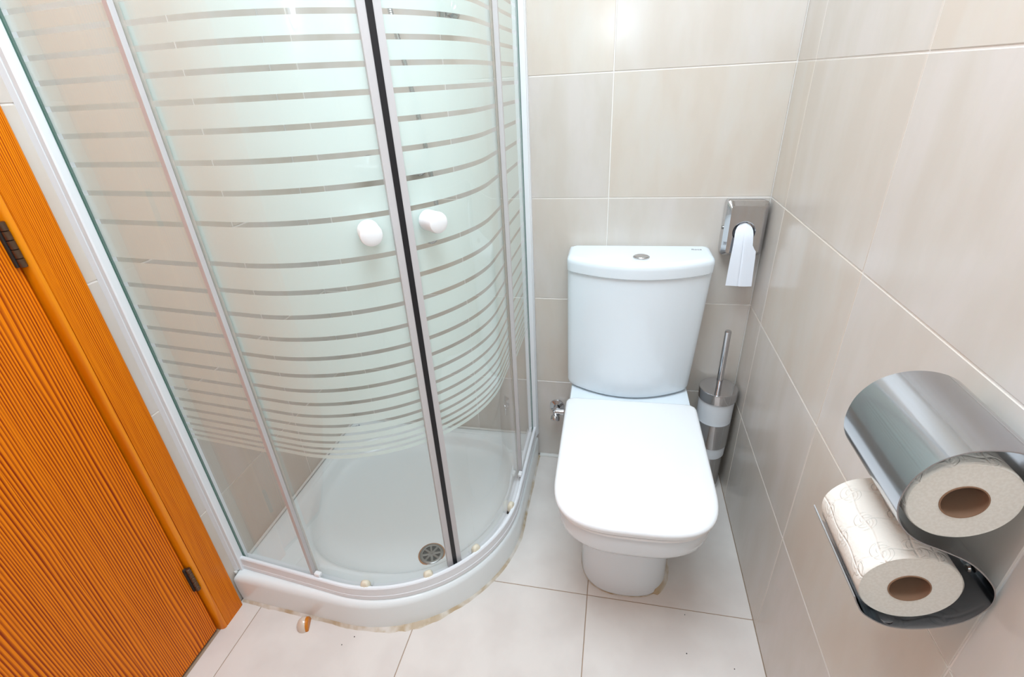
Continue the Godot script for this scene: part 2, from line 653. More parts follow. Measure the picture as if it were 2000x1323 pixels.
func door() -> void:
	var d := room("door_1", "orange pine door with its frame in the left wall")
	var z0 := 0.822
	var g := G.new()
	g.box(Vector3(-0.045, 0.007, z0), Vector3(-0.004, 2.02, 1.575), 0.0015)
	g.flat_uv(Vector3(0.3, 0, 1), Vector3(0, 1, 0))
	tag(put("door_leaf", g.mesh(25), M.leaf, d), "orange pine door leaf with dark vertical grain")
	# casing: flat board with a rounded moulding next to the leaf
	var c := G.new()
	c.loft(stile([Vector2(-0.02, 0.743), Vector2(0.010, 0.743), Vector2(0.0122, 0.7455), Vector2(0.0125, 0.750), Vector2(0.0125, 0.8055), Vector2(-0.02, 0.8055)], 0.0, 2.1))
	c.flat_uv(Vector3(0.4, 0, 1), Vector3(0, 1, 0))
	tag(put("casing", c.mesh(30), M.casing, d), "pine casing board beside the shower")
	var b := G.new()
	b.loft(stile([Vector2(-0.03, 0.8058), Vector2(0.0115, 0.8058), Vector2(0.0128, 0.8078), Vector2(0.0128, 0.8105), Vector2(0.0115, 0.8138), Vector2(0.007, 0.8172), Vector2(-0.001, 0.8188), Vector2(-0.03, 0.8188)], 0.0, 2.06))
	b.flat_uv(Vector3(0.4, 0, 1), Vector3(0, 1, 0))
	tag(put("casing_moulding", b.mesh(50), M.bead, d), "rounded pine moulding along the door edge")
	var top := G.new()
	top.box(Vector3(-0.02, 2.04, 0.8), Vector3(0.0125, 2.12, 1.66), 0.002)
	top.flat_uv(Vector3(0, 1, 0), Vector3(0, 0, 1))
	put("casing", top.mesh(30), M.casing, d)
	var far := G.new()
	far.box(Vector3(-0.02, 0, 1.58), Vector3(0.0125, 2.04, 1.66), 0.002)
	far.flat_uv(Vector3(0, 0, 1), Vector3(0, 1, 0))
	put("casing", far.mesh(30), M.casing, d)
	var stop := G.new()
	stop.box(Vector3(-0.1, 0, 0.8005), Vector3(-0.047, 2.04, 1.58))
	put("door_back", stop.mesh(), M.dark, d)
	for y in [1.076, 0.215, 1.86]:
		var h := Node3D.new()
		h.name = "hinge"
		d.add_child(h, true)
		h.position = Vector3(0.006, y, 0.8232)
		for k in 5:
			var kn := G.new()
			kn.lathe([Vector2(0.0045, 0), Vector2(0.0056, 0.0008), Vector2(0.0056, 0.0146), Vector2(0.0045, 0.0154)], 14, Transform3D(Basis.IDENTITY, Vector3(0, -0.0395 + k * 0.0158, 0)))
			put("knuckle", kn.mesh(50), M.bronze, h)
		var pl := G.new()
		pl.box(Vector3(-0.010, -0.039, -0.001), Vector3(-0.0035, 0.039, 0.0075), 0.0005)
		put("hinge_plate", pl.mesh(), M.dark, h)

func stile(p: Array, y0: float, y1: float) -> Array:
	var a := PackedVector3Array()
	var b := PackedVector3Array()
	for q in p:
		a.append(Vector3(q.x, y0, q.y))
		b.append(Vector3(q.x, y1, q.y))
	return [a, b]

# ------------------------------------------------------------------ the shower
func ray_out(c: Vector2, dir: Vector2, poly: PackedVector2Array) -> float:
	var best := 9.0
	for i in poly.size():
		var hit = Geometry2D.segment_intersects_segment(c, c + dir * 3.0, poly[i], poly[(i + 1) % poly.size()])
		if hit != null: best = minf(best, c.distance_to(hit))
	return best

func shower_tray() -> void:
	var t := thing("shower_tray", "white quadrant shower tray with a sunken basin in the corner", "shower tray")
	var outer := corner_path(0.733, 0.055, 0.752, 0.395, 0.0, 0.003, 0.003)
	outer.append(Vector2(0.003, 0.003))
	var basin := spline([Vector2(0.06, 0.25), Vector2(0.064, 0.36), Vector2(0.09, 0.46), Vector2(0.14, 0.555), Vector2(0.20, 0.61), Vector2(0.28, 0.637), Vector2(0.38, 0.642), Vector2(0.49, 0.622), Vector2(0.58, 0.565), Vector2(0.652, 0.465), Vector2(0.685, 0.35), Vector2(0.69, 0.22), Vector2(0.66, 0.13), Vector2(0.59, 0.075), Vector2(0.47, 0.055), Vector2(0.35, 0.062), Vector2(0.23, 0.085), Vector2(0.14, 0.12), Vector2(0.085, 0.175), Vector2(0.06, 0.25)], 6)
	var c := Vector2(0.37, 0.34)
	var n := 160
	var defs := [[-1.0, 0.0, 0.0455], [-0.66, 0.0, 0.0465], [-0.33, 0.0, 0.048], [-0.12, 0.0, 0.0495], [0.0, -0.045, 0.051], [0.0, -0.028, 0.054], [0.0, -0.014, 0.06], [0.0, -0.006, 0.068], [0.0, 0.0, 0.08], [0.0, 0.004, 0.088], [0.0, 0.009, 0.0935], [0.0, 0.016, 0.0965], [2.3, 0.0, 0.098], [2.45, 0.0, 0.1015], [2.6, 0.0, 0.104], [3.0, -0.03, 0.105], [3.0, -0.018, 0.1048], [3.0, -0.0105, 0.1025], [3.0, -0.005, 0.098], [3.0, -0.0015, 0.0915], [3.0, 0.0, 0.084], [3.0, 0.0, 0.05], [3.0, -0.0015, 0.02], [3.0, -0.002, 0.0005]]
	var rb := PackedFloat32Array()
	var ro := PackedFloat32Array()
	for i in n:
		var a := TAU * i / n
		var dir := Vector2(cos(a), sin(a))
		rb.append(ray_out(c, dir, basin))
		ro.append(ray_out(c, dir, outer))
	var rings := []
	for d in defs:
		var r := PackedVector3Array()
		for i in n:
			var a := TAU * i / n
			var q: float
			if d[0] < 0.0: q = (rb[i] - 0.045) * (1.0 + d[0]) + 0.002
			elif d[0] == 0.0: q = rb[i] + d[1]
			elif d[0] < 3.0: q = lerpf(rb[i] + 0.016, ro[i] - 0.03, [0.45, 0.6, 0.75][int(round((d[0] - 2.3) / 0.15))])
			else: q = ro[i] + d[1]
			if d[0] >= 3.0: q = maxf(q, rb[i] + 0.016)
			r.append(Vector3(c.x + cos(a) * q, d[2], c.y + sin(a) * q))
		rings.append(r)
	var g := G.new()
	g.loft(rings)
	put("basin", g.mesh(45), M.tray, t)
	# tan stained sealant where the tray meets floor
	var rng := RandomNumberGenerator.new()
	rng.seed = 5
	var path := corner_path(0.733, 0.055, 0.752, 0.395, 0.0, 0.008, 0.01)
	var dense := PackedVector2Array()
	var L := total(path)
	for i in 150: dense.append(along(path, L * i / 149.0)[0])
	var s := G.new()
	var sr := []
	var nz := FastNoiseLite.new(); nz.seed = 3; nz.frequency = 0.09
	for i in dense.size():
		var dd := (dense[mini(i + 1, 149)] - dense[maxi(i - 1, 0)]).normalized()
		var o := Vector2(-dd.y, dd.x)
		var u := i / 149.0
		var w := 0.004 + 0.005 * maxf(0.0, nz.get_noise_1d(i * 0.7)) + 0.0008 * rng.randf()
		if u > 0.30 and u < 0.48: w += 0.012 * sin((u - 0.30) / 0.18 * PI) * (0.8 + 0.5 * nz.get_noise_1d(i * 3.0 + 500.0))
		var r := PackedVector3Array()
		for p in [Vector2(-0.004, 0.0), Vector2(-0.003, 0.007), Vector2(0.001, 0.005), Vector2(w * 0.5, 0.0022), Vector2(w, 0.0)]:
			var q: Vector2 = dense[i] + o * p.x
			r.append(Vector3(q.x, p.y, q.y))
		sr.append(r)
	s.loft(sr)
	tag(put("tray_sealant", s.mesh(60), M.tan, t), "tan stained sealant along the foot of the tray")
	# pinkish sealant along the two walls
	for k in 2:
		var e := G.new()
		var p := PackedVector3Array()
		for i in 20:
			var u := 0.01 + 0.71 * i / 19.0
			p.append(Vector3(0.003, 0.1, u) if k == 0 else Vector3(u + 0.01, 0.1, 0.003))
		e.tube(p, 0.005, 8)
		put("wall_sealant", e.mesh(60), M.caulk, t)
	# drain
	var d := Node3D.new()
	d.name = "drain"
	t.add_child(d)
	d.position = Vector3(0.512, 0.0512, 0.536)
	var well := G.new()
	well.lathe([Vector2(0.0, 0.0), Vector2(0.033, 0.0), Vector2(0.033, 0.0018), Vector2(0.0, 0.0018)], 36)
	put("drain_well", well.mesh(), M.dark, d)
	var rim := G.new()
	rim.lathe([Vector2(0.0265, 0.001), Vector2(0.0265, 0.0042), Vector2(0.0285, 0.0050), Vector2(0.034, 0.0042), Vector2(0.0362, 0.001), Vector2(0.0362, -0.003), Vector2(0.0265, -0.003)], 40, Transform3D.IDENTITY, true)
	put("drain_ring", rim.mesh(50), M.dull, d)
	var hub := G.new()
	hub.lathe([Vector2(0.0, 0.001), Vector2(0.009, 0.001), Vector2(0.009, 0.0036), Vector2(0.0035, 0.0042), Vector2(0.003, 0.0056), Vector2(0.0, 0.006)], 24)
	for i in 8:
		var from := hub.v.size()
		hub.box(Vector3(0.006, 0.001, -0.0034), Vector3(0.028, 0.0038, 0.0034), 0.0008)
		hub.move(Transform3D(Basis(Vector3.UP, TAU * (i + 0.5) / 8), Vector3.ZERO), from)
	put("drain_grate", hub.mesh(40), M.dull, d)
	var stain := G.new()
	stain.lathe([Vector2(0.035, 0.0), Vector2(0.0395, 0.0006), Vector2(0.038, 0.0016), Vector2(0.035, 0.0016)], 40, Transform3D.IDENTITY, true)
	put("rust_ring", stain.mesh(), M.rust, d)
	lettering("maker_mark", "Roca", 0.011, M.blue_ink, t, Vector3(0.034, 0.1052, 0.06), Vector3(-PI / 2, deg_to_rad(45), 0))

# frosted bands, mirrored about the knob height: edges of the clear gaps
func band_levels() -> Array:
	var steps := [0.0375, 0.053, 0.0495, 0.0475, 0.0435, 0.0395, 0.0365, 0.0335, 0.0305, 0.0265, 0.023, 0.0205, 0.0178, 0.0152, 0.0128]
	var gaps := [0.0092, 0.0092, 0.0090, 0.0088, 0.0086, 0.0084, 0.0082, 0.0080, 0.0078, 0.0074, 0.0070, 0.0067, 0.0064, 0.0061, 0.0]
	var c := []
	var u := 0.0
	for k in steps.size():
		u += steps[k]
		c.append([u - gaps[k] / 2, u + gaps[k] / 2])
	var out := []   # [y0, y1] of each band
	var mid := 1.043
	out.append([mid - c[0][0], mid + c[0][0]])
	for k in steps.size() - 1:
		out.append([mid - c[k + 1][0], mid - c[k][1]])
		out.append([mid + c[k][1], mid + c[k + 1][0]])
	return out

const PANE_LOW := 0.124
const PANE_HIGH := 1.90

# one pane with its frosted bands; path is the pane's outer face
func pane(parent: Node3D, called: String, path: PackedVector2Array, low: float) -> MeshInstance3D:
	var g := G.new()
	# the clear face; light refracts so little in a pane that one face does, closed by its four 5 mm edges
	g.sheet(path, low, PANE_HIGH, 0.0)
	for y in [low, PANE_HIGH]:
		for k in path.size() - 1:
			var d := (path[k + 1] - path[k]).normalized()
			var o := Vector2(-d.y, d.x) * -0.005
			g.quad(Vector3(path[k].x, y, path[k].y), Vector3(path[k + 1].x, y, path[k + 1].y), Vector3(path[k + 1].x + o.x, y, path[k + 1].y + o.y), Vector3(path[k].x + o.x, y, path[k].y + o.y))
	var p := put(called, g.mesh(30), M.glass, parent)
	for b in band_levels():
		var f := G.new()
		f.sheet(path, b[0], b[1], -0.0053)
		put("frosted_band", f.mesh(30), M.frost, p)
	return p

func shower_enclosure() -> void:
	var t := thing("shower_enclosure", "curved glass shower enclosure with frosted bands and white frame", "shower enclosure")
	# bottom and top rails
	for k in 2:
		var g := G.new()
		if k == 0: g.sweep(rail_path(0.0, 0.003, 0.003), [Vector2(0, 0.1054), Vector2(0.001, 0.118), Vector2(0.001, 0.1195), Vector2(0, 0.1205), Vector2(0, 0.145), Vector2(-0.0022, 0.148), Vector2(-0.0085, 0.148), Vector2(-0.0105, 0.146), Vector2(-0.0105, 0.123), Vector2(-0.036, 0.121), Vector2(-0.036, 0.1054)])
		else: g.sweep(rail_path(0.0, 0.003, 0.003), [Vector2(0, 1.88), Vector2(0, 1.93), Vector2(-0.036, 1.93), Vector2(-0.036, 1.88)])
		tag(put("rail", g.mesh(35), M.white, t), ["white bottom rail on the tray", "white top rail"][k])
	# wall profiles
	var a := G.new()
	a.loft(stile([Vector2(0.0, 0.678), Vector2(0.024, 0.678), Vector2(0.024, 0.7085), Vector2(0.0225, 0.7115), Vector2(0.0135, 0.7115), Vector2(0.0125, 0.7095), Vector2(0.0115, 0.7125), Vector2(0.0, 0.7145)], 0.1054, 1.93))
	put("wall_profile", a.mesh(25), M.white, t)
	var b := G.new()
	b.loft(stile([Vector2(0.718, 0.0), Vector2(0.718, 0.024), Vector2(0.7475, 0.024), Vector2(0.7495, 0.0225), Vector2(0.7495, 0.013), Vector2(0.7515, 0.0115), Vector2(0.7525, 0.0)], 0.1054, 1.93))
	put("wall_profile", b.mesh(25), M.white, t)
	# fixed panes stand just inside the rail's lip, doors further in
	var fix := rail_path(0.0125, 0.018, 0.018)
	var L := total(fix)
	var s_left := s_nearest(fix, Vector2(0.262, 0.71))
	var s_right := s_nearest(fix, Vector2(0.735, 0.262))
	var f1 := pane(t, "fixed_pane", cut(fix, 0.0, s_left), PANE_LOW)
	tag(f1, "flat fixed glass pane beside the door frame")
	var f2 := pane(t, "fixed_pane", cut(fix, s_right, L), PANE_LOW)
	tag(f2, "flat fixed glass pane beside the toilet")
	for k in 2:
		var s: float = [s_left, s_right][k]
		var e := G.new()
		var sgn: float = [1.0, -1.0][k]
		e.strip(cut(fix, s - 0.008 if k == 0 else s - 0.001, s + 0.001 if k == 0 else s + 0.008), PANE_LOW - 0.002, PANE_HIGH, -0.0075, 0.0025)
		put("edge_seal", e.mesh(30), M.seal, [f1, f2][k])
		var green := G.new()
		if k == 0: green.strip(cut(fix, 0.0058, 0.0078), PANE_LOW, PANE_HIGH, -0.0049, 0.0008)
		else: green.strip(cut(fix, L - 0.0072, L - 0.0056), PANE_LOW, PANE_HIGH, -0.0049, 0.0008)
		put("edge_gasket", green.mesh(), M.edge, [f1, f2][k])
		var blk := G.new()
		blk.box(Vector3(-0.009, 0, -0.006), Vector3(0.009, 0.012, 0.006), 0.002)
		var at := along(fix, s + sgn * 0.014)
		var o := put("end_stop", blk.mesh(), M.knob, t, Vector3(at[0].x, 0.1475, at[0].y))
		o.rotation.y = atan2(at[1].x, at[1].y)
	# sliding doors
	var run := rail_path(0.0235, 0.0, 0.0)
	var seam := s_nearest(run, Vector2(0.604, 0.600))
	var d_left := s_nearest(run, Vector2(0.252, 0.70))
	var d_right := s_nearest(run, Vector2(0.724, 0.252))
	for k in 2:
		var s0: float = [d_left, seam + 0.004][k]
		var s1: float = [seam - 0.004, d_right][k]
		var door := pane(t, "sliding_door", cut(run, s0, s1), PANE_LOW + 0.001)
		tag(door, ["curved sliding glass door, the half nearer the wooden door", "curved sliding glass door, the half nearer the toilet"][k])
		var inner := s1 if k == 0 else s0      # edge at the seam
		var away := s0 if k == 0 else s1       # edge at the fixed pane
		var sg := -1.0 if k == 0 else 1.0
		var m := G.new()
		var lo := minf(inner, inner + sg * 0.015)
		m.strip(cut(run, lo, lo + 0.015), 0.128, PANE_HIGH, -0.008, 0.004)
		put("magnet_strip", m.mesh(30), M.seal, door)
		if k == 0:
			var q := G.new()
			q.strip(cut(run, seam - 0.0055, seam + 0.0055), 0.125, PANE_HIGH, -0.006, 0.0052)
			tag(put("black_gasket", q.mesh(30), M.black, door), "black rubber gasket where the doors meet")
		var w := G.new()
		lo = minf(away, away - sg * 0.017)
		w.sheet(cut(run, lo, lo + 0.017), 0.126, PANE_HIGH, 0.001)
		put("wiper_strip", w.mesh(30), M.beige_seal, door)
		var kp := along(run, inner + sg * [0.058, 0.048][k])
		var kn := G.new()
		var dir := Vector3(kp[1].x, 0, kp[1].y)
		kn.lathe([Vector2(0.0, 0.0), Vector2(0.0185, 0.0), Vector2(0.0195, 0.001), Vector2(0.0192, 0.018), Vector2(0.0200, 0.034), Vector2(0.0188, 0.0385), Vector2(0.0150, 0.0405), Vector2(0.008, 0.0414), Vector2(0.0, 0.0417)], 40, axis(Vector3(kp[0].x, [1.056, 1.055][k], kp[0].y), dir))
		put("knob", kn.mesh(40), M.knob, door)
		for r in ([0.230, 0.071] if k == 0 else [0.060, 0.235]):
			var rp := along(run, inner + sg * r)
			var rd := Vector3(rp[1].x, 0, rp[1].y)
			var at := Vector3(rp[0].x, 0.142, rp[0].y) + rd * 0.005
			var ro := G.new()
			var rr := []
			for q in [[-0.016, 0.62], [-0.0135, 0.86], [-0.006, 1.0], [0.004, 1.0], [0.0115, 0.86], [0.0155, 0.6], [0.017, 0.3]]:
				rr.append(ring(rounded([Vector2(-0.0125, -0.009) * q[1], Vector2(0.0125, -0.009) * q[1], Vector2(0.0125, 0.009) * q[1], Vector2(-0.0125, 0.009) * q[1]], [0.006, 0.006, 0.006, 0.006], 24), q[0]))
			ro.loft(rr)
			ro.move(Transform3D(Basis(Vector3.UP, atan2(rd.x, rd.z)), at + rd * 0.004))
			ro.lathe([Vector2(0.0, 0.0), Vector2(0.0036, 0.0), Vector2(0.0034, 0.0018), Vector2(0.0, 0.0024)], 12, axis(at + rd * 0.0128 + Vector3(0, 0.003, 0), rd + Vector3(0, 0.3, 0)))
			var roller := put("roller", ro.mesh(50), M.cream, door)
			tag(roller, "yellowed roller at the foot of the glass")
			var grime := G.new()
			grime.box(Vector3(-0.014, -0.020, -0.006), Vector3(0.014, -0.0125, 0.014), 0.002)
			grime.move(Transform3D(Basis(Vector3.UP, atan2(rd.x, rd.z)), at))
			put("dirt_ring", grime.mesh(), M.dark, door)

func shower_fittings() -> void:
	var t := thing("shower_mixer", "chrome bar mixer tap on the wall inside the shower", "shower mixer", Vector3(0.335, 1.07, 0.0))
	var g := G.new()
	g.lathe([Vector2(0.0, -0.105), Vector2(0.019, -0.103), Vector2(0.021, -0.09), Vector2(0.021, -0.06), Vector2(0.017, -0.056), Vector2(0.017, 0.056), Vector2(0.021, 0.06), Vector2(0.021, 0.09), Vector2(0.019, 0.103), Vector2(0.0, 0.105)], 28, axis(Vector3(0, 0, 0.055), Vector3(1, 0, 0)))
	put("body", g.mesh(40), M.chrome, t)
	for s in [-0.075, 0.075]:
		var e := G.new()
		e.lathe([Vector2(0.0, 0.001), Vector2(0.032, 0.001), Vector2(0.03, 0.008), Vector2(0.014, 0.016), Vector2(0.013, 0.05), Vector2(0.0, 0.05)], 28, axis(Vector3(s, 0, 0), Vector3(0, 0, 1)))
		put("wall_flange", e.mesh(40), M.chrome, t)
	var lv := G.new()
	lv.lathe([Vector2(0.0, 0.0), Vector2(0.018, 0.0), Vector2(0.017, 0.016), Vector2(0.0, 0.018)], 24, Transform3D(Basis.IDENTITY, Vector3(0, 0.014, 0.055)))
	lv.box(Vector3(-0.008, 0.024, 0.055), Vector3(0.008, 0.032, 0.14), 0.003)
	put("lever", lv.mesh(40), M.chrome, t)
	var h := G.new()
	var c := Curve3D.new()
	for p in [Vector3(0.40, 1.62, 0.05), Vector3(0.415, 1.47, 0.06), Vector3(0.436, 1.34, 0.06), Vector3(0.455, 1.20, 0.055), Vector3(0.468, 1.08, 0.055), Vector3(0.474, 0.93, 0.05), Vector3(0.458, 0.86, 0.05), Vector3(0.42, 0.865, 0.05), Vector3(0.385, 0.94, 0.052), Vector3(0.37, 1.045, 0.055)]:
		c.add_point(p)
	for i in c.point_count:
		var d := (c.get_point_position(mini(i + 1, c.point_count - 1)) - c.get_point_position(maxi(i - 1, 0))) / 5.0
		c.set_point_in(i, -d); c.set_point_out(i, d)
	c.bake_interval = 0.004
	h.tube(c.get_baked_points(), 0.0072, 10, 0.16)
	tag(put("shower_hose", h.mesh(60), M.chrome), "ribbed chrome shower hose hanging on the wall inside the shower", "hose")
	var b := thing("hand_shower", "chrome hand shower in its wall bracket inside the shower", "hand shower", Vector3(0.56, 1.45, 0.0))
	var k := G.new()
	k.lathe([Vector2(0.0, 0.001), Vector2(0.02, 0.001), Vector2(0.019, 0.01), Vector2(0.011, 0.014), Vector2(0.011, 0.05), Vector2(0.0, 0.052)], 24, axis(Vector3(0, -0.01, 0), Vector3(0, 0, 1)))
	put("bracket", k.mesh(40), M.chrome, b)
	var w := G.new()
	w.lathe([Vector2(0.0, 0.0), Vector2(0.010, 0.0), Vector2(0.012, 0.09), Vector2(0.016, 0.16), Vector2(0.0, 0.165)], 24, axis(Vector3(-0.015, -0.05, 0.05), Vector3(0.1, 1, 0.25)))
	w.lathe([Vector2(0.0, 0.0), Vector2(0.035, 0.004), Vector2(0.04, 0.016), Vector2(0.038, 0.02), Vector2(0.0, 0.021)], 30, axis(Vector3(0.0, 0.115, 0.085), Vector3(0, -0.4, 1)))
	put("spray_handle", w.mesh(40), M.chrome, b)

# ------------------------------------------------------------------ toilet
# bowed plan of the cistern
func cistern_plan(hw: float, side: float, front: float, back: float, n := 96) -> PackedVector2Array:
	var p := [Vector2(-hw, back)]
	var r := [0.006]
	p.append(Vector2(-hw, side)); r.append(0.022)
	for i in range(1, 12):
		var u := -1.0 + 2.0 * i / 12.0
		p.append(Vector2(hw * u, side + (front - side) * (1.0 - u * u)))
		r.append(0.0)
	p.append(Vector2(hw, side)); r.append(0.022)
	p.append(Vector2(hw, back)); r.append(0.006)
	return rounded(p, r, n)

# plan of seat and bowl: straight back and sides, full rounded front
func seat_plan(hw: float, back: float, front: float, rr: float, power: float, rb: float, n := 120) -> PackedVector2Array:
	var raw := PackedVector2Array()
	for i in 9:
		var a := lerpf(PI, PI * 1.5, i / 8.0)
		raw.append(Vector2(-hw + rb + cos(a) * rb, back + rb + sin(a) * rb))
	for i in 9:
		var a := lerpf(PI * 1.5, TAU, i / 8.0)
		raw.append(Vector2(hw - rb + cos(a) * rb, back + rb + sin(a) * rb))
	for i in 41:
		var a := lerpf(0.0, PI, i / 40.0)
		var cx := cos(a)
		var sx := sin(a)
		raw.append(Vector2(hw * signf(cx) * pow(absf(cx), 2.0 / power), front - rr + rr * pow(absf(sx), 2.0 / power)))
	return resample(raw, n)

func toilet() -> void:
	var t := thing("toilet", "white close-coupled toilet with its lid down, against the back wall", "toilet", Vector3(1.060, 0, 0.010), 0.016)
	# bowl and pedestal in one
	var g := G.new()
	var rings := []
	for s in [[0.0005, 0.119, 0.04, 0.530, 0.13, 2.6], [0.004, 0.121, 0.04, 0.532, 0.13, 2.6], [0.10, 0.119, 0.035, 0.529, 0.13, 2.6], [0.18, 0.118, 0.03, 0.524, 0.13, 2.6], [0.22, 0.121, 0.03, 0.530, 0.14, 2.6], [0.25, 0.131, 0.025, 0.554, 0.15, 2.6], [0.275, 0.146, 0.022, 0.592, 0.165, 2.7], [0.297, 0.162, 0.02, 0.632, 0.175, 2.8], [0.318, 0.173, 0.018, 0.656, 0.18, 2.9], [0.34, 0.1795, 0.016, 0.669, 0.18, 3.0], [0.365, 0.1815, 0.015, 0.674, 0.18, 3.0], [0.388, 0.1815, 0.015, 0.675, 0.18, 3.0], [0.396, 0.1775, 0.018, 0.670, 0.18, 3.0]]:
		rings.append(ring(seat_plan(s[1], s[2], s[3], s[4], s[5], 0.02), s[0]))
	g.loft(rings)
	put("bowl", g.mesh(50), M.ceramic, t)
	# cistern
	var c := G.new()
	var cr := []
	for s in [[0.402, 0.178, -0.008], [0.404, 0.182, -0.004], [0.410, 0.1845, -0.001], [0.42, 0.1865, 0.0], [0.55, 0.191, 0.001], [0.70, 0.196, 0.002], [0.788, 0.1985, 0.003]]:
		var cp := ring(cistern_plan(s[1], 0.092 + s[2], 0.157 + s[2], 0.0), s[0])
		for i in cp.size(): cp[i].x += -0.007 + 0.011 * (s[0] - 0.4) / 0.39
		cr.append(cp)
	c.loft(cr)
	put("cistern", c.mesh(45), M.ceramic, t)
	var li := G.new()
	var lr := []
	for s in [[0.7885, -0.008], [0.7895, 0.0], [0.792, 0.0025], [0.815, 0.0035], [0.824, 0.0025], [0.829, -0.001], [0.832, -0.006], [0.8335, -0.014]]:
		lr.append(ring(cistern_plan(0.1965 + s[1], 0.100 + s[1], 0.164 + s[1], -0.008 if s[1] > -0.005 else 0.0), s[0]))
	li.loft(lr)
	var lid := put("cistern_lid", li.mesh(40), M.ceramic, t, Vector3(0.004, 0, 0))
	var bt := G.new()
	bt.lathe([Vector2(0.0, 0.0), Vector2(0.0225, 0.0), Vector2(0.0225, 0.0022), Vector2(0.0205, 0.0034), Vector2(0.0195, 0.0026), Vector2(0.0, 0.0026)], 36)
	var btn := put("flush_button", bt.mesh(40), M.chrome, lid, Vector3(0.004, 0.8335, 0.103))
	for k in 2:
		var h := G.new()
		var arc := PackedVector2Array()
		for i in 19:
			var a := lerpf(0.07, PI - 0.07, i / 18.0)
			arc.append(Vector2(cos(a), sin(a)) * 0.0188)
		var ra := PackedVector3Array(); var rb := PackedVector3Array(); var rc := PackedVector3Array()
		for q in arc:
			ra.append(Vector3(q.x, 0.0, q.y)); rb.append(Vector3(q.x, 0.0036, q.y)); rc.append(Vector3(q.x * 0.9, 0.0046, q.y * 0.9 + 0.0012))
		h.loft([ra, rb, rc])
		h.move(Transform3D(Basis(Vector3.UP, PI * k + 0.25), Vector3(0.004, 0.8335, 0.103)))
		put("button_half", h.mesh(30), M.chrome, lid)
	lettering("maker_mark", "Roca", 0.010, M.ink, lid, Vector3(0.158, 0.8336, 0.03), Vector3(-PI / 2, 0, 0))
	var pr := G.new()
	pr.box(Vector3(-0.018, 0.8334, 0.133), Vector3(0.026, 0.8337, 0.137))
	put("printed_line", pr.mesh(), M.gold_ink, lid)
	# seat ring and lid
	var se := G.new()
	var sr := []
	for s in [[0.397, -0.006], [0.399, -0.002], [0.405, -0.002], [0.407, -0.005]]:
		sr.append(ring(seat_plan(0.183 + s[1], 0.205 - s[1], 0.682 + s[1], 0.17, 3.1, 0.02), s[0]))
	se.loft(sr)
	put("seat", se.mesh(40), M.seat, t)
	var ld := G.new()
	var dr := []
	for s in [[0.4085, -0.004], [0.410, 0.0], [0.417, 0.0012], [0.422, 0.0005], [0.4255, -0.003], [0.4275, -0.009], [0.4285, -0.03]]:
		dr.append(ring(seat_plan(0.1845 + s[1], 0.2 - s[1], 0.682 + s[1], 0.165, 3.2, 0.022 if s[1] > -0.02 else 0.01), s[0]))
	ld.loft(dr)
	put("lid", ld.mesh(45), M.seat, t)
	for s in [-0.11, 0.11]:
		var hg := G.new()
		hg.lathe([Vector2(0.0, -0.02), Vector2(0.009, -0.02), Vector2(0.01, -0.018), Vector2(0.01, 0.018), Vector2(0.009, 0.02), Vector2(0.0, 0.02)], 18, axis(Vector3(s, 0.407, 0.198), Vector3(1, 0, 0)))
		put("hinge", hg.mesh(40), M.seat, t)
	# stained sealant at the right of the foot
	var se2 := G.new()
	var plan := seat_plan(0.121, 0.04, 0.532, 0.13, 2.6, 0.02, 200)
	var rng := RandomNumberGenerator.new(); rng.seed = 8
	var rr := []
	for i in range(30, 150):
		var d := (plan[i + 1] - plan[i - 1]).normalized()
		var o := Vector2(d.y, -d.x)
		var right := plan[i].x > 0.085
		var w := (0.009 + 0.001 * rng.randf()) if right else (0.0012 + 0.0004 * rng.randf())
		var hgt := 0.016 if right else 0.0012
		var r := PackedVector3Array()
		for p in [Vector2(-0.004, 0.0), Vector2(-0.003, hgt), Vector2(0.0015, hgt * 0.8), Vector2(w * 0.6, 0.002), Vector2(w, 0.0)]:
			var q: Vector2 = plan[i] + o * p.x
			r.append(Vector3(q.x, p.y, q.y))
		rr.append(r)
	se2.loft(rr)
	tag(put("foot_sealant", se2.mesh(60), M.tan, t), "tan stained sealant round the foot")

func stop_valve() -> void:
	var t := thing("stop_valve", "small chrome angle valve on the back wall left of the toilet", "valve", Vector3(0.822, 0.236, 0.0))
	var g := G.new()
	g.lathe([Vector2(0.0, 0.001), Vector2(0.026, 0.001), Vector2(0.025, 0.006), Vector2(0.012, 0.011), Vector2(0.011, 0.035), Vector2(0.0, 0.036)], 30, axis(Vector3.ZERO, Vector3(0, 0, 1)))
	put("wall_flange", g.mesh(40), M.chrome, t)
	var b := G.new()
	b.lathe([Vector2(0.0, -0.012), Vector2(0.010, -0.012), Vector2(0.012, -0.008), Vector2(0.012, 0.02), Vector2(0.0, 0.02)], 20, axis(Vector3(0.008, 0, 0.038), Vector3(1, 0, 0)))
	b.lathe([Vector2(0.0, 0.0), Vector2(0.009, 0.0), Vector2(0.009, 0.03), Vector2(0.0, 0.03)], 6, axis(Vector3(0.02, 0.0, 0.038), Vector3(1, 0.4, 0)))
	put("body", b.mesh(40), M.chrome, t)
	var k := G.new()
	k.lathe([Vector2(0.0, 0.0), Vector2(0.009, 0.0), Vector2(0.010, 0.006), Vector2(0.016, 0.010), Vector2(0.0165, 0.022), Vector2(0.014, 0.026), Vector2(0.006, 0.027), Vector2(0.0, 0.025)], 20, axis(Vector3(0.0, -0.004, 0.042), Vector3(-0.05, -0.75, 0.6)))
	put("handwheel", k.mesh(40), M.chrome, t)

# ------------------------------------------------------------------ paper and holders
const HOLDER_Z0 := 0.906
const HOLDER_Z1 := 1.038

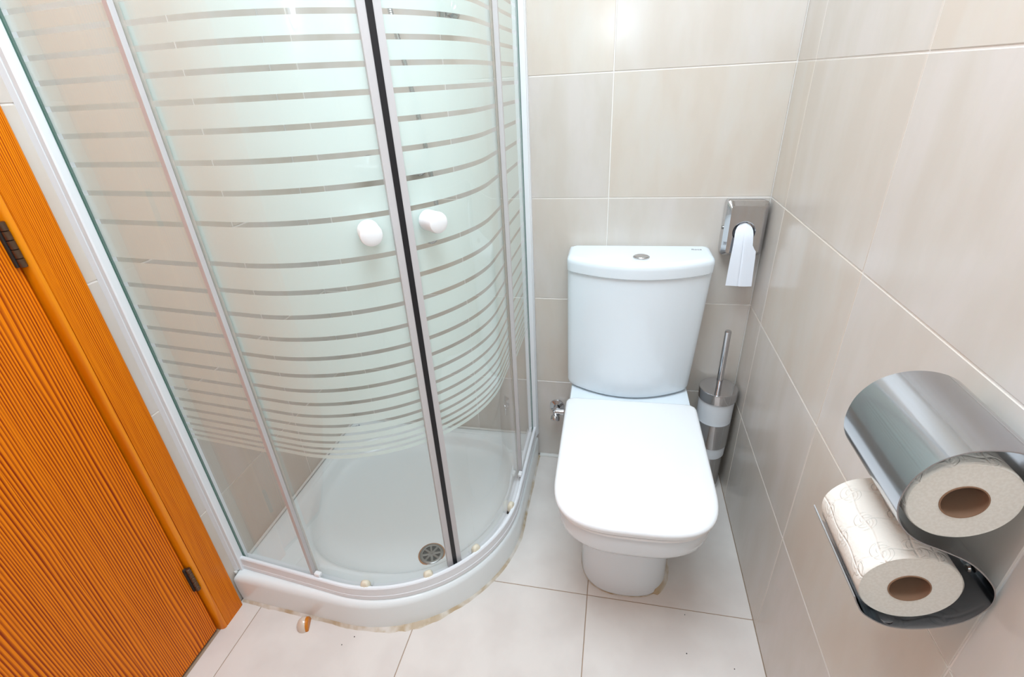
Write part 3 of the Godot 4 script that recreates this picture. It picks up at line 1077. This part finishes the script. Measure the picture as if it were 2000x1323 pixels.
func paper_holder() -> void:
	var t := thing("paper_holder", "polished steel double toilet roll holder bent like an S, on the right wall", "paper holder")
	var raw := [Vector2(1.3975, 0.905), Vector2(1.3965, 0.925), Vector2(1.389, 0.948), Vector2(1.373, 0.965), Vector2(1.352, 0.9735), Vector2(1.330, 0.9745), Vector2(1.310, 0.969), Vector2(1.293, 0.957), Vector2(1.281, 0.938), Vector2(1.2765, 0.916), Vector2(1.278, 0.894), Vector2(1.288, 0.873), Vector2(1.306, 0.857), Vector2(1.334, 0.846), Vector2(1.359, 0.834), Vector2(1.381, 0.814), Vector2(1.393, 0.795), Vector2(1.3945, 0.773), Vector2(1.381, 0.746), Vector2(1.352, 0.7265), Vector2(1.319, 0.721), Vector2(1.291, 0.7345), Vector2(1.2795, 0.750), Vector2(1.2735, 0.763)]
	var p := spline(raw, 5)
	var ring_pts := []
	var th := 0.0013
	for side in [1, -1]:
		var seq := range(p.size()) if side == 1 else range(p.size() - 1, -1, -1)
		for i in seq:
			var d := (p[mini(i + 1, p.size() - 1)] - p[maxi(i - 1, 0)]).normalized()
			ring_pts.append(p[i] + Vector2(-d.y, d.x) * th * 0.5 * side)
	var a := PackedVector3Array(); var b := PackedVector3Array()
	for q in ring_pts:
		a.append(Vector3(q.x, q.y, HOLDER_Z0)); b.append(Vector3(q.x, q.y, HOLDER_Z1))
	var g := G.new()
	# the sheet as strips between the two edges, then its two long rims
	var n := p.size()
	for i in a.size():
		var j := (i + 1) % a.size()
		g.quad(a[i], a[j], b[j], b[i])
	for i in n - 1:
		var o := a.size() - 1 - i
		g.quad(a[i], a[o], a[o - 1], a[i + 1])
		g.quad(b[i], b[i + 1], b[o - 1], b[o])
	g.orient(0)
	put("bent_sheet", g.mesh(30), M.steel, t)
	for z in [0.94, 1.0]:
		var s := G.new()
		s.lathe([Vector2(0.0, 0.0), Vector2(0.0045, 0.0), Vector2(0.0035, 0.002), Vector2(0.0, 0.0026)], 16, axis(Vector3(1.3925, 0.785, z), Vector3(-1, 0, 0)))
		put("screw", s.mesh(40), M.dull, t)
	var tab := G.new()
	tab.lathe([Vector2(0.0, -0.0006), Vector2(0.009, -0.0006), Vector2(0.009, 0.0006), Vector2(0.0, 0.0006)], 20, Transform3D(Basis.IDENTITY, Vector3(1.318, 0.7232, 1.026)))
	put("stop_tab", tab.mesh(), M.steel, t)
	roll("roll of cream embossed toilet paper under the curved steel cover", Vector2(1.331, 0.9085), 0.0475, 0.918, 1.0335, 0.4)
	roll("roll of cream embossed toilet paper lying in the open lower tray of the holder", Vector2(1.3245, 0.7785), 0.0485, 0.915, 1.031, 1.3)

func roll(label: String, c: Vector2, r: float, z0: float, z1: float, turn: float) -> void:
	var t := thing("toilet_roll", label, "toilet roll", Vector3(c.x, c.y, z0))
	t.set_meta("group", "toilet rolls in the steel holder")
	var L := z1 - z0
	var n := 72
	var g := G.new()
	var prof := [Vector2(r - 0.0016, 0.0), Vector2(r - 0.0004, 0.0012), Vector2(r, 0.003), Vector2(r, L - 0.003), Vector2(r - 0.0004, L - 0.0012), Vector2(r - 0.0016, L)]
	# the outer paper, with uv round and along
	g.has_uv = true
	for k in prof.size() - 1:
		for i in n:
			var q := []
			for e in [[k, i], [k, i + 1], [k + 1, i + 1], [k + 1, i]]:
				var a: float = TAU * e[1] / n + turn
				var rr: float = prof[e[0]].x * (1.0 + 0.008 * sin(a * 3.0) + 0.005 * sin(a * 7.0))
				q.append([Vector3(cos(a) * rr, sin(a) * rr, prof[e[0]].y), Vector2(e[1] / float(n) * 2.4, prof[e[0]].y / 0.125)])
			for id in [0, 1, 2, 0, 2, 3]:
				g.v.append(q[id][0]); g.uv.append(q[id][1])
	# outward facing, clockwise
	var a0 := g.v[0]
	var nrm := -(g.v[1] - a0).cross(g.v[2] - a0)
	if nrm.dot(Vector3(a0.x, a0.y, 0)) < 0.0:
		for i in range(0, g.v.size(), 3):
			var tv := g.v[i + 1]; g.v[i + 1] = g.v[i + 2]; g.v[i + 2] = tv
			var tu := g.uv[i + 1]; g.uv[i + 1] = g.uv[i + 2]; g.uv[i + 2] = tu
	put("paper", g.mesh(50), M.paper, t)
	for s in [[0.0004, 0.004], [L - 0.004, L - 0.0004]]:
		var e := G.new()
		e.lathe([Vector2(0.0195, s[0]), Vector2(r - 0.0012, s[0]), Vector2(r - 0.0012, s[1]), Vector2(0.0195, s[1])], 64, axis(Vector3.ZERO, Vector3(0, 0, 1)), true)
		put("paper_end", e.mesh(30), M.paper_end, t)
	var k := G.new()
	k.lathe([Vector2(0.0188, -0.0004), Vector2(0.0200, -0.0004), Vector2(0.0200, L + 0.0004), Vector2(0.0188, L + 0.0004)], 40, axis(Vector3.ZERO, Vector3(0, 0, 1)), true)
	tag(put("core", k.mesh(30), M.card, t), "brown cardboard core")

func bag_dispenser() -> void:
	var t := thing("bag_dispenser", "chrome wall dispenser with a round opening, in the corner above the cistern", "dispenser", Vector3(1.3385, 0.893, 0.0))
	var g := G.new()
	# chamfered box with a round opening in its front face
	var outer := []
	var w := 0.0525
	var h := 0.0745
	for s in [[0.0015, 0.0, 0.010], [0.034, 0.0, 0.010], [0.048, 0.0105, 0.006]]:
		var p := rounded([Vector2(-w + s[1], -h + s[1]), Vector2(w - s[1], -h + s[1]), Vector2(w - s[1], h - s[1]), Vector2(-w + s[1], h - s[1])], [s[2], s[2], s[2], s[2]], 96)
		var r := PackedVector3Array()
		for q in p: r.append(Vector3(q.x, q.y, s[0]))
		outer.append(r)
	var hole := PackedVector3Array()
	var inner := PackedVector3Array()
	var deep := PackedVector3Array()
	for q in outer[2]:
		var d := Vector2(q.x + 0.003, q.y + 0.006).normalized()
		hole.append(Vector3(-0.003 + d.x * 0.029, -0.006 + d.y * 0.029, 0.048))
		inner.append(Vector3(-0.003 + d.x * 0.0275, -0.006 + d.y * 0.0275, 0.0465))
		deep.append(Vector3(-0.003 + d.x * 0.0275, -0.006 + d.y * 0.0275, 0.02))
	g.loft([outer[0], outer[1], outer[2], hole, inner, deep])
	put("case", g.mesh(25), M.chrome, t)
	var k := G.new()
	k.lathe([Vector2(0.0, 0.0), Vector2(0.005, 0.0), Vector2(0.005, 0.002), Vector2(0.0038, 0.003), Vector2(0.0, 0.003)], 20, axis(Vector3(-0.0525, 0.0, 0.022), Vector3(-1, 0, 0)))
	k.box(Vector3(-0.0562, -0.0036, 0.0214), Vector3(-0.0552, 0.0036, 0.0226))
	put("lock", k.mesh(40), M.dull, t)
	# paper bag hanging out of the opening: a folded strip with a crease
	var b := thing("paper_bag", "folded white paper bag hanging out of the chrome dispenser opening", "paper bag", Vector3(1.3385, 0.893, 0.0))
	var st := G.new()
	var rows := [[0.0165, 0.034, 0.0095, 0.0095], [0.0145, 0.042, 0.0125, 0.0125], [0.0085, 0.0475, 0.0185, 0.0185], [0.001, 0.0525, 0.0225, 0.0215], [-0.008, 0.0565, 0.0240, 0.0225], [-0.020, 0.0595, 0.0248, 0.0225], [-0.038, 0.0605, 0.0258, 0.0235], [-0.048, 0.0610, 0.0265, 0.0285], [-0.055, 0.0613, 0.0270, 0.0335], [-0.075, 0.0618, 0.0285, 0.0345], [-0.11, 0.0625, 0.0302, 0.0352], [-0.155, 0.063, 0.0325, 0.0358]]
	var cols := 24
	var front := []
	var back := []
	for r in rows:
		var f := []
		var k2 := []
		for i in cols + 1:
			var u := -1.0 + 2.0 * i / cols
			var x: float = (r[2] if u < 0 else r[3]) * u
			var drop: float = clampf((-r[0]) / 0.03, 0.0, 1.0)
			var z: float = r[1] + 0.0035 * (1.0 - absf(u)) * drop - 0.0026 * exp(-u * u * 260.0) * drop + 0.0012 * sin(u * 3.0 + r[0] * 40.0)
			var y: float = r[0] + (0.0 if drop >= 1.0 else 0.003 * cos(u * 2.0) * (1.0 - drop))
			f.append(Vector3(x - 0.003 + r[0] * -0.03, y, z))
			k2.append(Vector3(x - 0.003 + r[0] * -0.03, y - (0.0012 if r[1] < 0.055 else 0.0), z - (0.0014 if r[1] >= 0.055 else 0.0)))
		front.append(f); back.append(k2)
	for a in rows.size() - 1:
		for i in cols:
			st.quad(front[a][i], front[a][i + 1], front[a + 1][i + 1], front[a + 1][i])
			st.quad(back[a][i], back[a + 1][i], back[a + 1][i + 1], back[a][i + 1])
		st.quad(front[a][0], front[a + 1][0], back[a + 1][0], back[a][0])
		st.quad(front[a][cols], back[a][cols], back[a + 1][cols], front[a + 1][cols])
	var z := rows.size() - 1
	for i in cols:
		st.quad(front[z][i], front[z][i + 1], back[z][i + 1], back[z][i])
		st.quad(front[0][i], back[0][i], back[0][i + 1], front[0][i + 1])
	st.orient(0)
	put("bag_sheet", st.mesh(30), M.tissue, b)

func toilet_brush() -> void:
	var t := thing("toilet_brush", "toilet brush in a white glass and chrome holder beside the toilet", "toilet brush", Vector3(1.336, 0.0, 0.066))
	var g := G.new()
	g.lathe([Vector2(0.0, 0.0005), Vector2(0.044, 0.0005), Vector2(0.046, 0.003), Vector2(0.046, 0.15), Vector2(0.0, 0.15)], 48)
	put("base", g.mesh(40), M.chrome, t)
	var w := G.new()
	w.lathe([Vector2(0.0, 0.146), Vector2(0.047, 0.147), Vector2(0.0495, 0.151), Vector2(0.0515, 0.22), Vector2(0.053, 0.34), Vector2(0.054, 0.372), Vector2(0.0, 0.372)], 56)
	put("glass_cup", w.mesh(40), M.frosted_glass, t)
	var b := G.new()
	b.lathe([Vector2(0.0475, 0.192), Vector2(0.0524, 0.192), Vector2(0.0540, 0.286), Vector2(0.0500, 0.286)], 56, Transform3D.IDENTITY, true)
	put("chrome_band", b.mesh(40), M.chrome, t)
	var l := G.new()
	l.lathe([Vector2(0.0, 0.366), Vector2(0.0560, 0.366), Vector2(0.0572, 0.368), Vector2(0.0572, 0.399), Vector2(0.0562, 0.4015), Vector2(0.0535, 0.4025), Vector2(0.0, 0.4025)], 56)
	put("lid", l.mesh(30), M.chrome, t)
	var h := G.new()
	h.lathe([Vector2(0.0, 0.4), Vector2(0.0082, 0.4), Vector2(0.0085, 0.425), Vector2(0.0092, 0.427), Vector2(0.0092, 0.594), Vector2(0.0082, 0.598), Vector2(0.0, 0.5985)], 28)
	put("handle", h.mesh(30), M.chrome, t)

func small_things() -> void:
	# door stop glued to the floor in front of the tray
	var t := thing("door_stop", "small domed door stop with an orange rubber edge on the floor by the tray", "door stop", Vector3(0.226, 0.0, 0.770), 0.35)
	t.scale = Vector3.ONE * 1.2
	var g := G.new()
	var rings := []
	for k in 8:
		var a := PI / 2 * k / 7.0
		var r := PackedVector3Array()
		for i in 24:
			var u := TAU * i / 24
			var x := 0.017 * cos(a) * cos(u)
			r.append(Vector3(minf(x, 0.0055), 0.0005 + 0.022 * sin(a), 0.0175 * cos(a) * sin(u)))
		rings.append(r)
	g.loft(rings)
	put("dome", g.mesh(50), M.pearl, t)
	var e := G.new()
	var er := []
	for s in [[0.0052, 1.0], [0.009, 0.98], [0.0112, 0.86]]:
		var r := PackedVector3Array()
		for i in 24:
			var u := PI * i / 23.0
			r.append(Vector3(s[0], 0.0005 + 0.0205 * sin(u) * s[1], 0.0163 * cos(u) * s[1]))
		er.append(r)
	e.loft(er)
	tag(put("rubber_edge", e.mesh(40), M.amber, t), "orange rubber edge")
	# specks of dirt on the floor
	var rng := RandomNumberGenerator.new()
	rng.seed = 21
	var d := G.new()
	for p in [Vector2(1.222, 0.672), Vector2(1.228, 0.570), Vector2(1.33, 0.690), Vector2(0.352, 0.80), Vector2(0.375, 0.775)]:
		var s := 0.0009 + 0.0007 * rng.randf()
		d.lathe([Vector2(0.0, 0.0), Vector2(s, 0.0), Vector2(s * 0.8, s * 0.7), Vector2(0.0, s)], 7, Transform3D(Basis.IDENTITY, Vector3(p.x, 0.0002, p.y)))
	tag(put("dirt_specks", d.mesh(), M.dark), "few dark specks of dirt scattered on the floor tiles", "dirt", "stuff")
